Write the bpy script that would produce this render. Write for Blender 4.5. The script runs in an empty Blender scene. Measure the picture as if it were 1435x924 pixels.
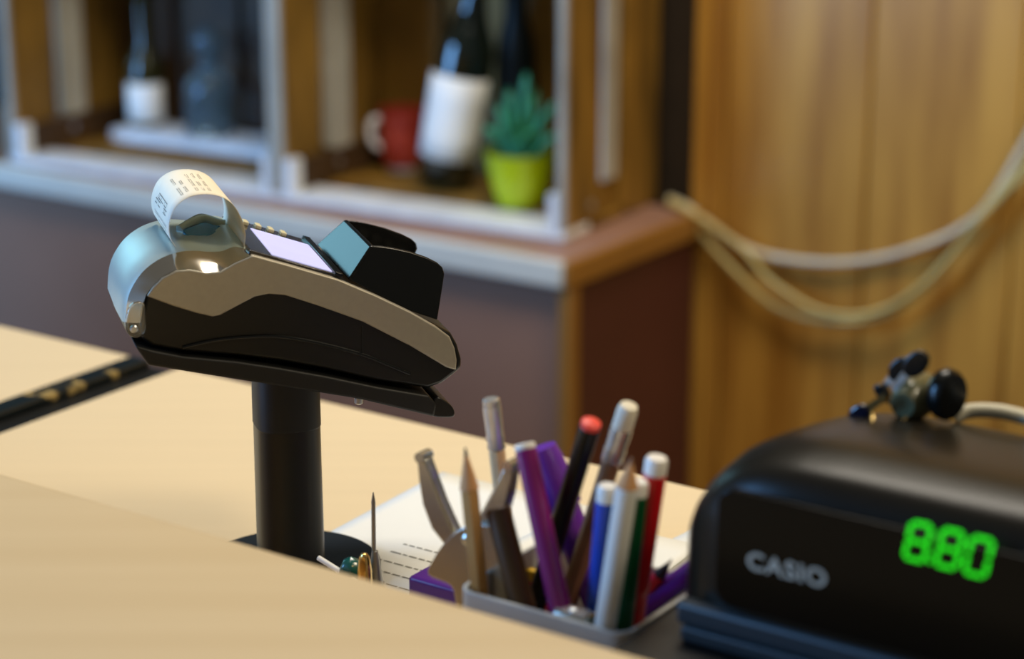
import bpy, bmesh, math, random
from mathutils import Vector, Matrix
random.seed(7)
PI = math.pi
scn = bpy.context.scene
COL = scn.collection

# ------------------------------------------------------------------ camera
FPX, CAM_Z = 3000.0, 1.33
PITCH = math.atan(902 / FPX)
CP, SP = math.cos(PITCH), math.sin(PITCH)
cam = bpy.data.cameras.new('camera'); camo = bpy.data.objects.new('camera', cam); COL.objects.link(camo)
camo.location = (0, 0, CAM_Z); camo.rotation_euler = (PI / 2 - PITCH, 0, 0)
cam.sensor_width = 36; cam.lens = FPX / 1435 * 36; cam.clip_start = 0.02
cam.dof.use_dof = True; cam.dof.focus_distance = 1.03; cam.dof.aperture_fstop = 5.2
scn.camera = camo
# ------------------------------------------------------------------ light
wd = bpy.data.worlds.new('world'); scn.world = wd; wd.use_nodes = True
wd.node_tree.nodes['Background'].inputs[0].default_value = (0.75, 0.72, 0.66, 1)
wd.node_tree.nodes['Background'].inputs[1].default_value = 0.17
def area(name, loc, target, sx, sy, power, colour):
    l = bpy.data.lights.new(name, 'AREA'); l.shape = 'RECTANGLE'; l.size = sx; l.size_y = sy
    l.energy = power; l.color = colour
    o = bpy.data.objects.new(name, l); COL.objects.link(o); o.location = loc
    o.rotation_euler = (Vector(target) - Vector(loc)).to_track_quat('-Z', 'Y').to_euler()
    return o
area('window_daylight', (-2.7, 0.75, 1.45), (0.0, 2.2, 0.9), 0.9, 1.7, 106, (0.20, 0.49, 1.0))
area('window_daylight_far', (-1.62, 3.30, 1.5), (0.1, 1.6, 1.0), 0.7, 0.9, 9, (0.24, 0.58, 0.74))
area('counter_falloff_fill', (0.12, 1.32, 1.75), (0.08, 1.30, 0.9), 0.35, 0.35, 1.1, (1.0, 0.90, 0.72))  # added light, makes the counter's brightness fall off towards the ledge
area('crate_side_fill', (0.02, 1.42, 2.35), (0.0, 1.85, 0.8), 0.6, 0.4, 18, (1.0, 0.92, 0.79))  # added light that lifts the right crate, cabinet front and planks
area('ceiling_lamp_room', (1.3, 0.5, 2.45), (0.7, 1.8, 0.9), 0.5, 0.5, 18, (1.0, 0.84, 0.6))
scn.view_settings.view_transform = 'Standard'; scn.view_settings.look = 'None'
scn.view_settings.gamma = 1; scn.view_settings.use_curve_mapping = False
scn.view_settings.exposure = 0.0

# ------------------------------------------------------------------ frames
ANG = math.radians(-34.5)                      # both counters run along E1, away from the viewer is E2
E1 = Vector((math.cos(ANG), math.sin(ANG), 0)); E2 = Vector((-math.sin(ANG), math.cos(ANG), 0))
EZ = Vector((0, 0, 1)); CAMP = Vector((0, 0, CAM_Z))
def W(u, w, z): return E1 * u + E2 * w + EZ * z
def ray(px, py):
    v = py - 462
    return Vector((px - 717.5, FPX * CP - v * SP, -(FPX * SP + v * CP)))
def on_plane(px, py, n, d):
    r = ray(px, py); return CAMP + r * ((d - CAMP.dot(n)) / r.dot(n))
def U(px, py, z): return on_plane(px, py, EZ, z)
def R(px, py, w): return on_plane(px, py, E2, w)
def uw(p): return p.dot(E1), p.dot(E2), p.z

# ------------------------------------------------------------------ materials
def srgb(r, g, b):
    f = lambda c: (c / 255 / 12.92) if c / 255 <= 0.04045 else ((c / 255 + 0.055) / 1.055) ** 2.4
    return (f(r), f(g), f(b), 1)
def mat(name, rgb, rough=0.5, metal=0.0, var=0.12, scale=40, trans=0.0, coat=0.0, emit=0.0, pos=(0.32, 0.68), bump=0.0, ior=1.45, spec=0.5, stretch=None, dark=None, alpha=1.0):
    m = bpy.data.materials.new(name); m.use_nodes = True
    nt = m.node_tree; b = nt.nodes['Principled BSDF']
    c = srgb(*rgb)
    tc = nt.nodes.new('ShaderNodeTexCoord'); mp = nt.nodes.new('ShaderNodeMapping')
    nt.links.new(tc.outputs['Object'], mp.inputs[0])
    if stretch:
        mp.inputs['Scale'].default_value = stretch[:3]
        if len(stretch) > 3: mp.inputs['Rotation'].default_value = (0, 0, stretch[3])
    n = nt.nodes.new('ShaderNodeTexNoise'); n.inputs['Scale'].default_value = scale; n.inputs['Detail'].default_value = 5
    nt.links.new(mp.outputs[0], n.inputs['Vector'])
    rp = nt.nodes.new('ShaderNodeValToRGB')
    lo = srgb(*dark) if dark else tuple(x * (1 - var) for x in c[:3]) + (1,)
    hi = c if dark else tuple(min(1, x * (1 + var)) for x in c[:3]) + (1,)
    rp.color_ramp.elements[0].color = lo; rp.color_ramp.elements[0].position = pos[0]
    rp.color_ramp.elements[1].color = hi; rp.color_ramp.elements[1].position = pos[1]
    nt.links.new(n.outputs[0], rp.inputs[0]); nt.links.new(rp.outputs[0], b.inputs['Base Color'])
    b.inputs['Roughness'].default_value = rough; b.inputs['Metallic'].default_value = metal
    b.inputs['Transmission Weight'].default_value = trans; b.inputs['IOR'].default_value = ior
    b.inputs['Coat Weight'].default_value = coat; b.inputs['Coat Roughness'].default_value = 0.08
    b.inputs['Specular IOR Level'].default_value = spec
    b.inputs['Alpha'].default_value = alpha
    if emit:
        b.inputs['Emission Color'].default_value = c; b.inputs['Emission Strength'].default_value = emit
    if bump:
        bp = nt.nodes.new('ShaderNodeBump'); bp.inputs['Strength'].default_value = bump; bp.inputs['Distance'].default_value = 0.001
        nt.links.new(n.outputs[0], bp.inputs['Height']); nt.links.new(bp.outputs[0], b.inputs['Normal'])
    return m
M = dict(
    worktop=mat('pale_beech_laminate', (226, 204, 164), 0.42, var=0.018, scale=3, stretch=(1.2, 30, 30, -ANG), spec=0.35),
    ledge=mat('beech_bar_top', (212, 188, 146), 0.45, dark=(206, 181, 138), scale=2.2, stretch=(1.0, 26, 26, -ANG), spec=0.35),
    riser=mat('riser_board', (150, 120, 80), 0.5),
    edge=mat('worn_black_edge', (150, 128, 78), 0.3, dark=(16, 24, 26), scale=60, pos=(0.57, 0.63)),
    rubber=mat('black_channel', (16, 18, 18), 0.45),
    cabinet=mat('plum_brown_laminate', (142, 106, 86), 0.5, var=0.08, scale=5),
    cabinet_side=mat('shaded_maroon_laminate', (84, 46, 36), 0.5, var=0.10, scale=6),  # maroon set darker, the side's shade is put into the colour
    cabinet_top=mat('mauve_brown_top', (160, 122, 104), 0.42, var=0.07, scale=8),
    pale_trim=mat('pale_nosing', (214, 210, 196), 0.4, var=0.05, scale=12),
    wood_trim=mat('ochre_wood_trim', (150, 104, 40), 0.5, var=0.12, scale=6, stretch=(4, 4, 1)),
    plank=mat('plank_wood', (198, 148, 64), 0.33, dark=(152, 104, 40), scale=5, stretch=(7, 7, 0.55), spec=0.5),
    wall=mat('dark_wall', (50, 38, 24), 0.7),
    floor=mat('floor_boards', (96, 72, 52), 0.5),
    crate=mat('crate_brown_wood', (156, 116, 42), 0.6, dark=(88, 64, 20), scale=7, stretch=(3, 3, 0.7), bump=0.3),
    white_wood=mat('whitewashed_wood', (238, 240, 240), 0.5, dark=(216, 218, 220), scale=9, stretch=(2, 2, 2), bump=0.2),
    crate_dark_shaded=mat('crate_dark_and_shaded_wood', (84, 58, 28), 0.6, dark=(50, 34, 16), scale=8),  # dark rails; for back boards the crate's inner shade as colour
    grey_wood=mat('dimmed_white_wood', (186, 182, 168), 0.6, dark=(150, 144, 130), scale=9, bump=0.2),  # whitewash greyed, the dimmer light on upright faces put into the colour
    bottle_dull=mat('matte_black_glass', (8, 12, 8), 0.45, spec=0.3),  # rough and uncoated so no window streak shows on the rear bottle
    screw=mat('screw_zinc', (190, 195, 200), 0.3, 0.9),
    bottle_black=mat('dark_green_glass', (6, 18, 10), 0.06, spec=0.7, coat=0.6),
    label=mat('cream_label', (250, 246, 236), 0.5, var=0.03),
    bottle_olive=mat('olive_glass', (46, 42, 10), 0.08, spec=0.6, coat=0.5),
    bottle_clear=mat('blue_clear_glass', (170, 205, 225), 0.05, trans=0.92, var=0.03),
    red_cup=mat('red_patterned_glaze', (196, 74, 52), 0.35, dark=(150, 40, 30), scale=90),
    cup_white=mat('white_glaze_and_glare', (225, 225, 228), 0.25, var=0.03),
    lime=mat('lime_glaze', (190, 208, 8), 0.2, var=0.04, coat=0.25),
    leaf=mat('succulent_green', (84, 168, 128), 0.3, dark=(34, 116, 76), scale=30),
    soil=mat('soil', (40, 30, 20), 0.9),
    cable=mat('pale_cable', (206, 200, 176), 0.45, var=0.05),
    cable_yellow=mat('cream_cable', (196, 178, 112), 0.45, var=0.05),
    black=mat('black_plastic', (13, 13, 9), 0.34, var=0.10, scale=200),
    black_gloss=mat('black_gloss_plastic', (12, 13, 11), 0.24, var=0.05, spec=0.4),
    black_matte=mat('black_matte_plastic', (12, 12, 9), 0.5, var=0.1, scale=150),
    disc=mat('navy_black_steel', (22, 30, 36), 0.4, var=0.08, scale=90),
    silver=mat('silver_plastic', (164, 157, 140), 0.36, 0.35, var=0.03, scale=300),
    chrome=mat('chrome_band', (214, 208, 196), 0.14, 1.0, var=0.03),
    cover=mat('silver_teal_cover', (182, 196, 188), 0.36, 0.4, var=0.03, scale=30),
    latch=mat('petrol_blue_latch', (26, 118, 160), 0.25, coat=0.3, var=0.1),
    clear=mat('clear_bracket', (200, 198, 186), 0.1, trans=0.9, var=0.03),
    deck=mat('deck_brown_gloss', (52, 44, 34), 0.15, coat=0.5, dark=(34, 28, 20), scale=25, stretch=(6, 1, 1)),
    lcd=mat('lcd_backlight', (188, 192, 244), 0.5, emit=0.3, var=0.03, spec=0.2),
    key=mat('ivory_key', (214, 206, 168), 0.35, var=0.03),
    key_grey=mat('grey_key', (120, 120, 112), 0.4),
    receipt=mat('thermal_paper', (236, 226, 202), 0.6, var=0.02),
    ink=mat('grey_print', (120, 116, 106), 0.8, var=0.1),
    paper=mat('white_paper', (232, 232, 226), 0.6, var=0.02, scale=12),
    holder=mat('grey_plastic_tray', (204, 204, 198), 0.35, trans=0.2, var=0.05),
    steel=mat('nickel_steel', (184, 182, 170), 0.24, 0.9, var=0.06, scale=60),
    needle=mat('grey_steel', (150, 148, 142), 0.35, 0.8),
    pencil_wood=mat('natural_pencil', (186, 142, 82), 0.5, var=0.12, scale=50, stretch=(3, 3, .5)),
    pencil_pale=mat('pale_pencil', (222, 186, 138), 0.5, var=0.06, scale=50),
    pencil_brown=mat('brown_pencil', (150, 112, 78), 0.45, var=0.12, scale=60),
    dark_wood=mat('dark_brown_stick', (70, 46, 18), 0.4, var=0.2, scale=60),
    wood_tip=mat('cut_wood', (200, 150, 100), 0.7, var=0.06),
    graphite=mat('graphite', (40, 38, 36), 0.35),
    ferrule=mat('aluminium_ferrule', (222, 220, 212), 0.25, 0.72, var=0.08, scale=200),
    eraser=mat('cream_eraser', (228, 220, 196), 0.7, var=0.03),
    plum=mat('plum_pen', (120, 18, 96), 0.25, var=0.06, coat=0.4),
    violet=mat('violet_plastic', (112, 50, 172), 0.25, var=0.05, coat=0.3),
    purple=mat('purple_plastic', (78, 30, 122), 0.35, var=0.05),
    blue=mat('blue_marker', (24, 70, 176), 0.28, var=0.05, coat=0.3),
    green=mat('green_marker', (4, 78, 40), 0.28, var=0.05, coat=0.3),
    red=mat('red_marker', (208, 26, 34), 0.28, var=0.05, coat=0.3),
    red_cap=mat('coral_end', (238, 78, 66), 0.4, var=0.03),
    white=mat('white_plastic', (236, 232, 222), 0.35, var=0.02),
    white_pencil=mat('white_lacquer', (220, 222, 216), 0.3, var=0.02, coat=0.3),
    yellow=mat('yellow_card', (214, 170, 30), 0.5),
    reg=mat('register_black', (28, 24, 17), 0.3, var=0.06, scale=300, spec=0.2),
    reg_rim=mat('register_slate', (42, 52, 58), 0.45, var=0.06, scale=200),
    reg_panel=mat('register_panel', (8, 8, 6), 0.25, var=0.02, spec=0.15),
    logo=mat('grey_lettering', (176, 174, 160), 0.5, var=0.02),
    led=mat('green_segments', (30, 255, 20), 0.4, emit=0.5, var=0.0),
    brass=mat('brass_key', (224, 190, 120), 0.2, 1.0),
    pouch=mat('olive_leather', (92, 92, 66), 0.3, var=0.15, coat=0.3),
    fob=mat('fob_navy', (14, 16, 34), 0.15, coat=0.5),
    gem=mat('teal_plastic', (24, 84, 78), 0.2, coat=0.5),
)

# ------------------------------------------------------------------ mesh helpers
def finish(name, bm, m, parent=None, origin=None, bevel=0, smooth=True, sub=0, ang=40):
    if origin is None and parent is None:
        xs = [v.co for v in bm.verts]
        origin = Vector(((min(c.x for c in xs) + max(c.x for c in xs)) / 2, (min(c.y for c in xs) + max(c.y for c in xs)) / 2, min(c.z for c in xs)))
    base = Vector((0, 0, 0))
    if parent is not None:
        p = parent
        while p is not None: base = base + p.location; p = p.parent
        off = base; origin = Vector((0, 0, 0))
    else: off = origin
    bmesh.ops.recalc_face_normals(bm, faces=bm.faces[:])
    for v in bm.verts: v.co -= off
    me = bpy.data.meshes.new(name); bm.to_mesh(me); bm.free()
    me.materials.append(m)
    o = bpy.data.objects.new(name, me); COL.objects.link(o)
    if parent is not None: o.parent = parent
    else: o.location = origin
    if smooth:
        me.shade_smooth(); me.set_sharp_from_angle(angle=math.radians(ang))
    if bevel:
        b = o.modifiers.new('bevel', 'BEVEL'); b.width = bevel; b.segments = 3; b.limit_method = 'ANGLE'; b.angle_limit = math.radians(35)
        b.harden_normals = False
    if sub:
        s = o.modifiers.new('sub', 'SUBSURF'); s.levels = sub; s.render_levels = sub
    return o
def tag(o, label, cat, group=None):
    o['label'] = label; o['category'] = cat
    if group: o['group'] = group
    return o
def thing(name, loc, label, cat, group=None):
    o = bpy.data.objects.new(name, None); COL.objects.link(o); o.location = loc; o.empty_display_size = 0.02
    return tag(o, label, cat, group)
def struct(o): o['kind'] = 'structure'; return o
def box(bm, o, a, b, c):
    """box from corner o along the three edge vectors"""
    o, a, b, c = Vector(o), Vector(a), Vector(b), Vector(c)
    v = [bm.verts.new(o + a * i + b * j + c * k) for k in (0, 1) for j in (0, 1) for i in (0, 1)]
    for f in ((0, 1, 3, 2), (4, 5, 7, 6), (0, 1, 5, 4), (2, 3, 7, 6), (0, 2, 6, 4), (1, 3, 7, 5)): bm.faces.new([v[i] for i in f])
def fbox(bm, u0, u1, w0, w1, z0, z1): box(bm, W(u0, w0, z0), E1 * (u1 - u0), E2 * (w1 - w0), EZ * (z1 - z0))
def prism(bm, pts, d):
    """closed outline pts (3D) swept by the vector d"""
    a = [bm.verts.new(Vector(p)) for p in pts]; b = [bm.verts.new(Vector(p) + d) for p in pts]
    bm.faces.new(a); bm.faces.new(b[::-1])
    for i in range(len(pts)):
        j = (i + 1) % len(pts); bm.faces.new((a[i], a[j], b[j], b[i]))
def smooth_pts(pts, n=8, closed=False):
    pts = [Vector(p) for p in pts]; out = []; N = len(pts)
    for i in range(N if closed else N - 1):
        if closed: p0, p1, p2, p3 = pts[i - 1], pts[i], pts[(i + 1) % N], pts[(i + 2) % N]
        else: p0, p1, p2, p3 = pts[max(i - 1, 0)], pts[i], pts[i + 1], pts[min(i + 2, N - 1)]
        for k in range(n):
            t = k / n
            out.append(0.5 * ((2 * p1) + (p2 - p0) * t + (2 * p0 - 5 * p1 + 4 * p2 - p3) * t * t + (3 * p1 - p0 - 3 * p2 + p3) * t ** 3))
    if not closed: out.append(pts[-1])
    return out
def resample(pts, n):
    pts = [Vector(p) for p in pts]; L = [0]
    for a, b in zip(pts, pts[1:]): L.append(L[-1] + (b - a).length)
    out = []; k = 0
    for i in range(n):
        s = L[-1] * i / (n - 1)
        while k < len(L) - 2 and L[k + 1] < s: k += 1
        t = (s - L[k]) / max(L[k + 1] - L[k], 1e-9); out.append(pts[k].lerp(pts[k + 1], min(t, 1)))
    return out
def loft(bm, rows, closed_row=False, cap=False):
    V = [[bm.verts.new(Vector(p)) for p in r] for r in rows]
    n = len(rows[0])
    for a, b in zip(V, V[1:]):
        for i in range(n if closed_row else n - 1):
            j = (i + 1) % n; bm.faces.new((a[i], a[j], b[j], b[i]))
    if cap: bm.faces.new(V[0][::-1]); bm.faces.new(V[-1])
def basis(d):
    d = d.normalized(); up = Vector((0, 0, 1)) if abs(d.z) < 0.95 else Vector((1, 0, 0))
    x = d.cross(up).normalized(); return x, x.cross(d).normalized()
def tube(bm, pts, r, seg=14, cap=True):
    """round tube; r is one radius or one per point"""
    pts = [Vector(p) for p in pts]; rows = []
    x, y = basis(pts[1] - pts[0])
    for i, p in enumerate(pts):
        d = (pts[min(i + 1, len(pts) - 1)] - pts[max(i - 1, 0)]).normalized()
        x = (x - d * x.dot(d)).normalized(); y = x.cross(d)
        rr = r[i] if isinstance(r, (list, tuple)) else r
        rows.append([p + (x * math.cos(2 * PI * k / seg) + y * math.sin(2 * PI * k / seg)) * rr for k in range(seg)])
    loft(bm, rows, True, cap)
def lathe(bm, base, axis, prof, seg=40, cap=True):
    """prof: (radius, height along axis)"""
    axis = Vector(axis).normalized(); x, y = basis(axis); base = Vector(base)
    rows = [[base + axis * h + (x * math.cos(2 * PI * k / seg) + y * math.sin(2 * PI * k / seg)) * max(r, 1e-5) for k in range(seg)] for r, h in prof]
    loft(bm, rows, True, cap)
NB = bmesh.new

# ================================================================== THE SETTING
WL, WCB = 0.598, 0.9835            # ledge edge, back edge of the serving counter
WBF, WBB = 1.822, 2.104            # front and back of the rear cabinet
bm = NB(); box(bm, (-4, -1.2, -0.05), (8, 0, 0), (0, 6, 0), (0, 0, 0.05)); struct(finish('floor', bm, M['floor']))
bm = NB(); fbox(bm, -3.6, -1.0, 2.15, 2.25, 0, 2.7); struct(finish('wall_back', bm, M['wall']))
bm = NB()                                                     # plank cladding, its boards divided by grooves
us = [uw(R(x, 300, 2.118))[0] for x in (967, 1013, 1211, 1421)] + [-0.62, -0.46, -0.3, -0.14, 0.02, 0.2]
for a, b in zip(us, us[1:]): fbox(bm, a + 0.0006, b - 0.0006, 2.118, 2.142, 0, 2.7)
struct(finish('wall_right', bm, M['plank'], bevel=0.003))
bm = NB(); fbox(bm, us[0] + 0.01, 0.2, 2.1425, 2.25, 0, 2.7); struct(finish('wall_right_backing', bm, M['wall'])).name = 'wall_behind_planks'

# ================================================================== SERVING COUNTER
SU0, SU1 = -0.985, -0.9415                                   # the black channel
ct = thing('serving_counter', W(-0.4, 0.8, 0), 'pale beech serving counter carrying the card terminal stand and pens', 'counter')
bm = NB(); fbox(bm, SU1, 0.35, 0.45, WCB, 0.872, 0.9); finish('worktop', bm, M['worktop'], ct, bevel=0.0015)
bm = NB(); fbox(bm, SU1 + 0.002, 0.34, 0.46, WCB - 0.02, 0.0, 0.872); finish('counter_body', bm, M['riser'], ct)
c2 = thing('counter_section', W(-1.4, 0.8, 0), 'pale beech counter section left of the black seam', 'counter')
bm = NB(); fbox(bm, -2.2, SU0, 0.45, WCB, 0.872, 0.9); finish('worktop', bm, M['worktop'], c2, bevel=0.0015)
bm = NB(); fbox(bm, -2.2, SU0 - 0.002, 0.46, WCB - 0.02, 0.0, 0.872); finish('counter_body', bm, M['riser'], c2)
st = thing('seam_channel', W(-0.96, 0.7, 0.86), 'black worn channel strip between the two pale counter sections', 'strip')
bm = NB(); fbox(bm, SU0 + 0.0005, SU1 - 0.0005, 0.46, WCB - 0.001, 0.86, 0.8955); finish('channel_bed', bm, M['rubber'], st)
bm = NB(); fbox(bm, SU0 + 0.001, SU0 + 0.019, 0.46, WCB - 0.002, 0.8955, 0.9015); finish('worn_lip', bm, M['edge'], st, bevel=0.002)
lg = thing('bar_ledge', W(-0.6, 0.45, 0.9), 'raised pale wooden bar ledge running across the foreground', 'ledge')
bm = NB(); fbox(bm, -1.9, 0.3, 0.12, WL, 0.975, 1.0); finish('ledge_top', bm, M['ledge'], lg, bevel=0.002)
bm = NB(); fbox(bm, -1.88, 0.28, 0.46, WL - 0.012, 0.9, 0.975); finish('riser', bm, M['riser'], lg)

# ================================================================== REAR CABINET
UR = uw(U(778, 375.7, 0.75))[0]
cb = thing('rear_cabinet', W(-1.9, 1.95, 0), 'low plum brown cabinet with pale nosing standing against the plank wall', 'cabinet')
bm = NB(); fbox(bm, -3.3, UR - 0.004, WBF + 0.006, WBB, 0.722, 0.7495); finish('cabinet_top', bm, M['cabinet_top'], cb)
bm = NB(); fbox(bm, -3.3, UR - 0.012, WBF + 0.014, WBB, 0.0, 0.722); finish('front_panel', bm, M['cabinet'], cb)
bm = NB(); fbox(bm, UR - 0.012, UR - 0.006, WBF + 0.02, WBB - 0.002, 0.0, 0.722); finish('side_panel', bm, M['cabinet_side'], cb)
bm = NB(); fbox(bm, -3.3, UR - 0.004, WBF - 0.004, WBF + 0.0065, 0.7205, 0.751); finish('front_nosing', bm, M['pale_trim'], cb, bevel=0.004)
bm = NB(); fbox(bm, UR - 0.0045, UR + 0.004, WBF - 0.004, WBB, 0.7205, 0.751); finish('side_nosing', bm, M['wood_trim'], cb, bevel=0.004)
bm = NB(); fbox(bm, UR - 0.013, UR + 0.002, WBF + 0.002, WBF + 0.022, 0.0, 0.7203); finish('corner_post', bm, M['wood_trim'], cb, bevel=0.002)

# ================================================================== WINE CRATES
CA = math.radians(-30.2)
C1 = Vector((math.cos(CA), math.sin(CA), 0)); C2 = Vector((-math.sin(CA), math.cos(CA), 0))
def crate(p_left, width, label, back='crate'):
    D, H, t = 0.225, 0.42, 0.0095
    z0 = 0.7515
    o = Vector((p_left.x, p_left.y, z0))
    r = thing('wine_crate', o + C1 * width / 2 + C2 * D / 2, label, 'crate', 'wooden crates on the rear cabinet')
    def cbx(name, a0, a1, d0, d1, h0, h1, m, par=None, bev=0.0015):
        b = NB(); box(b, o + C1 * a0 + C2 * d0 + EZ * h0, C1 * (a1 - a0), C2 * (d1 - d0), EZ * (h1 - h0)); return finish(name, b, M[m], par or r, bevel=bev)
    for d0, d1, m in ((0, 0.058, 'white_wood'), (0.075, 0.14, 'crate'), (0.155, D, 'crate')):
        cbx('floor_board', 0.0, width, d0, d1, 0, t, m)
    for d0, d1, m in ((0, 0.06, 'white_wood'), (0.075, 0.14, 'crate'), (0.155, D, 'crate')):
        cbx('top_board', 0.0, width, d0, d1, H - t, H, m)
    for s in (0, 1):
        x0 = 0.0 if s == 0 else width - t
        xi = t if s == 0 else width - t - 0.012
        cbx('side_board', x0, x0 + t, 0.0085, 0.082, t, H - t, 'crate')
        cbx('side_board', x0, x0 + t, 0.137, D, t, H - t, 'crate')
        xb = x0 + 0.002 if s == 0 else x0 + t - 0.022
        cbx('batten', xb, xb + 0.02, 0.0945, 0.127, 0.0475, H - t, 'grey_wood')
        rail = cbx('side_rail', xi, xi + 0.012, 0.022, D - 0.012, t, 0.046, 'crate_dark_shaded' if s == 0 else 'crate')
        cbx('front_strip', x0, x0 + t, 0.0, 0.008, t, H - t, 'grey_wood')
        cbx('corner_block', xi, xi + 0.014, 0.001, 0.021, t, 0.05, 'white_wood')
        for d in (0.066, 0.09):
            b = NB(); xx = x0 + t * s - (0 if s else 0); ax = C1 if s else -C1
            if d < 0.08: lathe(b, o + C1 * (x0 + t * s) + C2 * 0.062 + EZ * 0.028, ax, [(0.0055, 0), (0.0055, 0.0015), (0.003, 0.0028), (0, 0.003)], 16)
            else: lathe(b, o + C1 * (xi + 0.012 * (1 - s)) + C2 * 0.1 + EZ * 0.03, -ax, [(0.0055, 0), (0.0055, 0.0015), (0.003, 0.0028), (0, 0.003)], 16)
            finish('screw', b, M['screw'], r)
    n = 4; bw = (width - 2 * t - 0.03) / n
    for i in range(n):
        a0 = t + i * (bw + 0.01)
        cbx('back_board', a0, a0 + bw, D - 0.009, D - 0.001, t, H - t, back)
    return o
p2 = U(388, 283, 0.75); p2r = U(794, 339, 0.75)
crate(p2, (p2r - p2).dot(C1), 'wooden crate holding the dark wine bottle and lime green pot')
p1r = p2 - C1 * 0.0015
w1 = 0.416
crate(p1r - C1 * w1, w1, 'wooden crate at the left holding olive and clear bottles', 'crate_dark_shaded')  # back boards coloured darker to stand for shade inside this crate
ZF = 0.7515 + 0.0115

# --- wine bottle, leaning
b0 = U(623, 261, ZF); b0 = Vector((b0.x, b0.y, ZF))
tilt = math.radians(9.5); AX = (Vector((1, -0.05, 0)) * math.sin(tilt) + EZ * math.cos(tilt)).normalized()
b0 = b0 + EZ * 0.0056
wb = thing('wine_bottle', b0, 'dark green wine bottle with blank cream label leaning in the crate', 'bottle')
RB = 0.0345
prof = [(0.0, 0.0), (RB - 0.004, 0.0), (RB, 0.005), (RB, 0.155), (RB - 0.003, 0.17), (RB - 0.011, 0.188), (0.018, 0.205), (0.0145, 0.225), (0.0135, 0.28), (0.0155, 0.285), (0.0155, 0.297), (0.012, 0.299), (0, 0.299)]
bm = NB(); lathe(bm, b0, AX, prof, 48); finish('glass_body', bm, M['bottle_black'], wb, ang=50)
rbp = b0 - EZ * 0.0056 + C1 * 0.066 + C2 * 0.054
rb_ = thing('wine_bottle', rbp, 'black bottle without label standing behind the cream labelled wine bottle', 'bottle')
bm = NB(); lathe(bm, rbp, EZ, [(0.0, 0.0), (0.0215, 0.0), (0.024, 0.004), (0.024, 0.15), (0.0225, 0.165), (0.018, 0.185), (0.0135, 0.2), (0.0125, 0.27), (0.0145, 0.272), (0.0145, 0.285), (0, 0.286)], 40); finish('glass_body', bm, M['bottle_dull'], rb_, ang=50)
bm = NB(); x, y = basis(AX); fwd = Vector((-0.35, -1, 0)); fwd = (fwd - AX * fwd.dot(AX)).normalized(); sd = AX.cross(fwd)
rows = [[b0 + AX * h + (fwd * math.cos(a) + sd * math.sin(a)) * (RB + 0.0006) for a in [math.radians(-88 + 176 * k / 40) for k in range(41)]] for h in (0.032, 0.06, 0.1, 0.13)]
loft(bm, rows); lb = finish('label', bm, M['label'], wb); sm = lb.modifiers.new('s', 'SOLIDIFY'); sm.thickness = 0.0003

# --- lime pot with succulent
q = U(729, 287, ZF); q = Vector((q.x, q.y, ZF))
pt = thing('potted_succulent', q, 'small green succulent in a glossy lime green pot', 'potted plant')
bm = NB(); lathe(bm, q, EZ, [(0.0, 0), (0.024, 0), (0.0265, 0.003), (0.032, 0.02), (0.037, 0.042), (0.0395, 0.060), (0.041, 0.063), (0.0385, 0.063), (0.036, 0.054), (0.034, 0.05), (0, 0.05)], 48)
finish('pot', bm, M['lime'], pt)
bm = NB(); lathe(bm, q + EZ * 0.0502, EZ, [(0, 0), (0.0345, 0), (0.032, 0.004), (0, 0.006)], 30); finish('soil', bm, M['soil'], pt)
def leaf(base, tip, r, flat=0.5):
    b = NB(); base, tip = Vector(base), Vector(tip); d = tip - base; x, y = basis(d); rows = []
    sag = Vector((0, 0, 0.006))
    for i in range(9):
        t = i / 8; rr = r * (0.5 + 0.75 * math.sin(PI * 0.5 * min(t * 1.25, 1))) * (1 if t < 0.75 else math.sqrt(max(0.01, 1 - ((t - 0.75) / 0.25) ** 2)))
        c = base + d * t + sag * math.sin(PI * t)
        rows.append([c + x * math.cos(2 * PI * k / 12) * rr + y * math.sin(2 * PI * k / 12) * rr * flat for k in range(12)])
    loft(b, rows, True, True); return b
lv = [(-35, -5, 38), (-22, 4, 62), (-8, -8, 55), (6, 0, 100), (16, 6, 78), (26, -6, 56), (34, 2, 66), (-30, 10, 24), (10, -16, 36), (24, 12, 40), (-12, 10, 80), (0, -14, 24), (38, -10, 30), (-2, 6, 40), (-20, -14, 44)]
rv = Vector((1, 0, 0)); fv = Vector((0, 1, 0))
for a, d, h in lv:
    base = q + rv * a * 0.00035 + fv * d * 0.00035 + EZ * 0.053
    finish('leaf', leaf(base, q + rv * a * 0.00115 + fv * d * 0.001 + EZ * (0.054 + h * 0.00098), 0.0086), M['leaf'], pt)

# --- red mug
q = U(566, 236, ZF); q = Vector((q.x, q.y, ZF))
mg = thing('patterned_mug', q, 'red patterned mug with white foot left of the wine bottle', 'mug')
bm = NB(); lathe(bm, q + EZ * 0.006, EZ, [(0.0235, 0), (0.027, 0.006), (0.0295, 0.03), (0.030, 0.066), (0.0305, 0.068), (0.0275, 0.067), (0.026, 0.03), (0.023, 0.01), (0, 0.01)], 40); finish('mug_body', bm, M['red_cup'], mg)
bm = NB(); lathe(bm, q, EZ, [(0, 0), (0.021, 0), (0.0235, 0.0055), (0, 0.006)], 40); finish('mug_foot', bm, M['cup_white'], mg)
bm = NB(); c = q + EZ * 0.046
hd = Vector((-1, -0.15, 0)).normalized()
tube(bm, smooth_pts([c + hd * 0.0285 + EZ * 0.016, c + hd * 0.037 + EZ * 0.014, c + hd * 0.0405, c + hd * 0.037 - EZ * 0.012, c + hd * 0.0285 - EZ * 0.02], 6), 0.0048, 12); finish('handle', bm, M['cup_white'], mg)  # handle kept white, glare put into its colour

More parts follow.
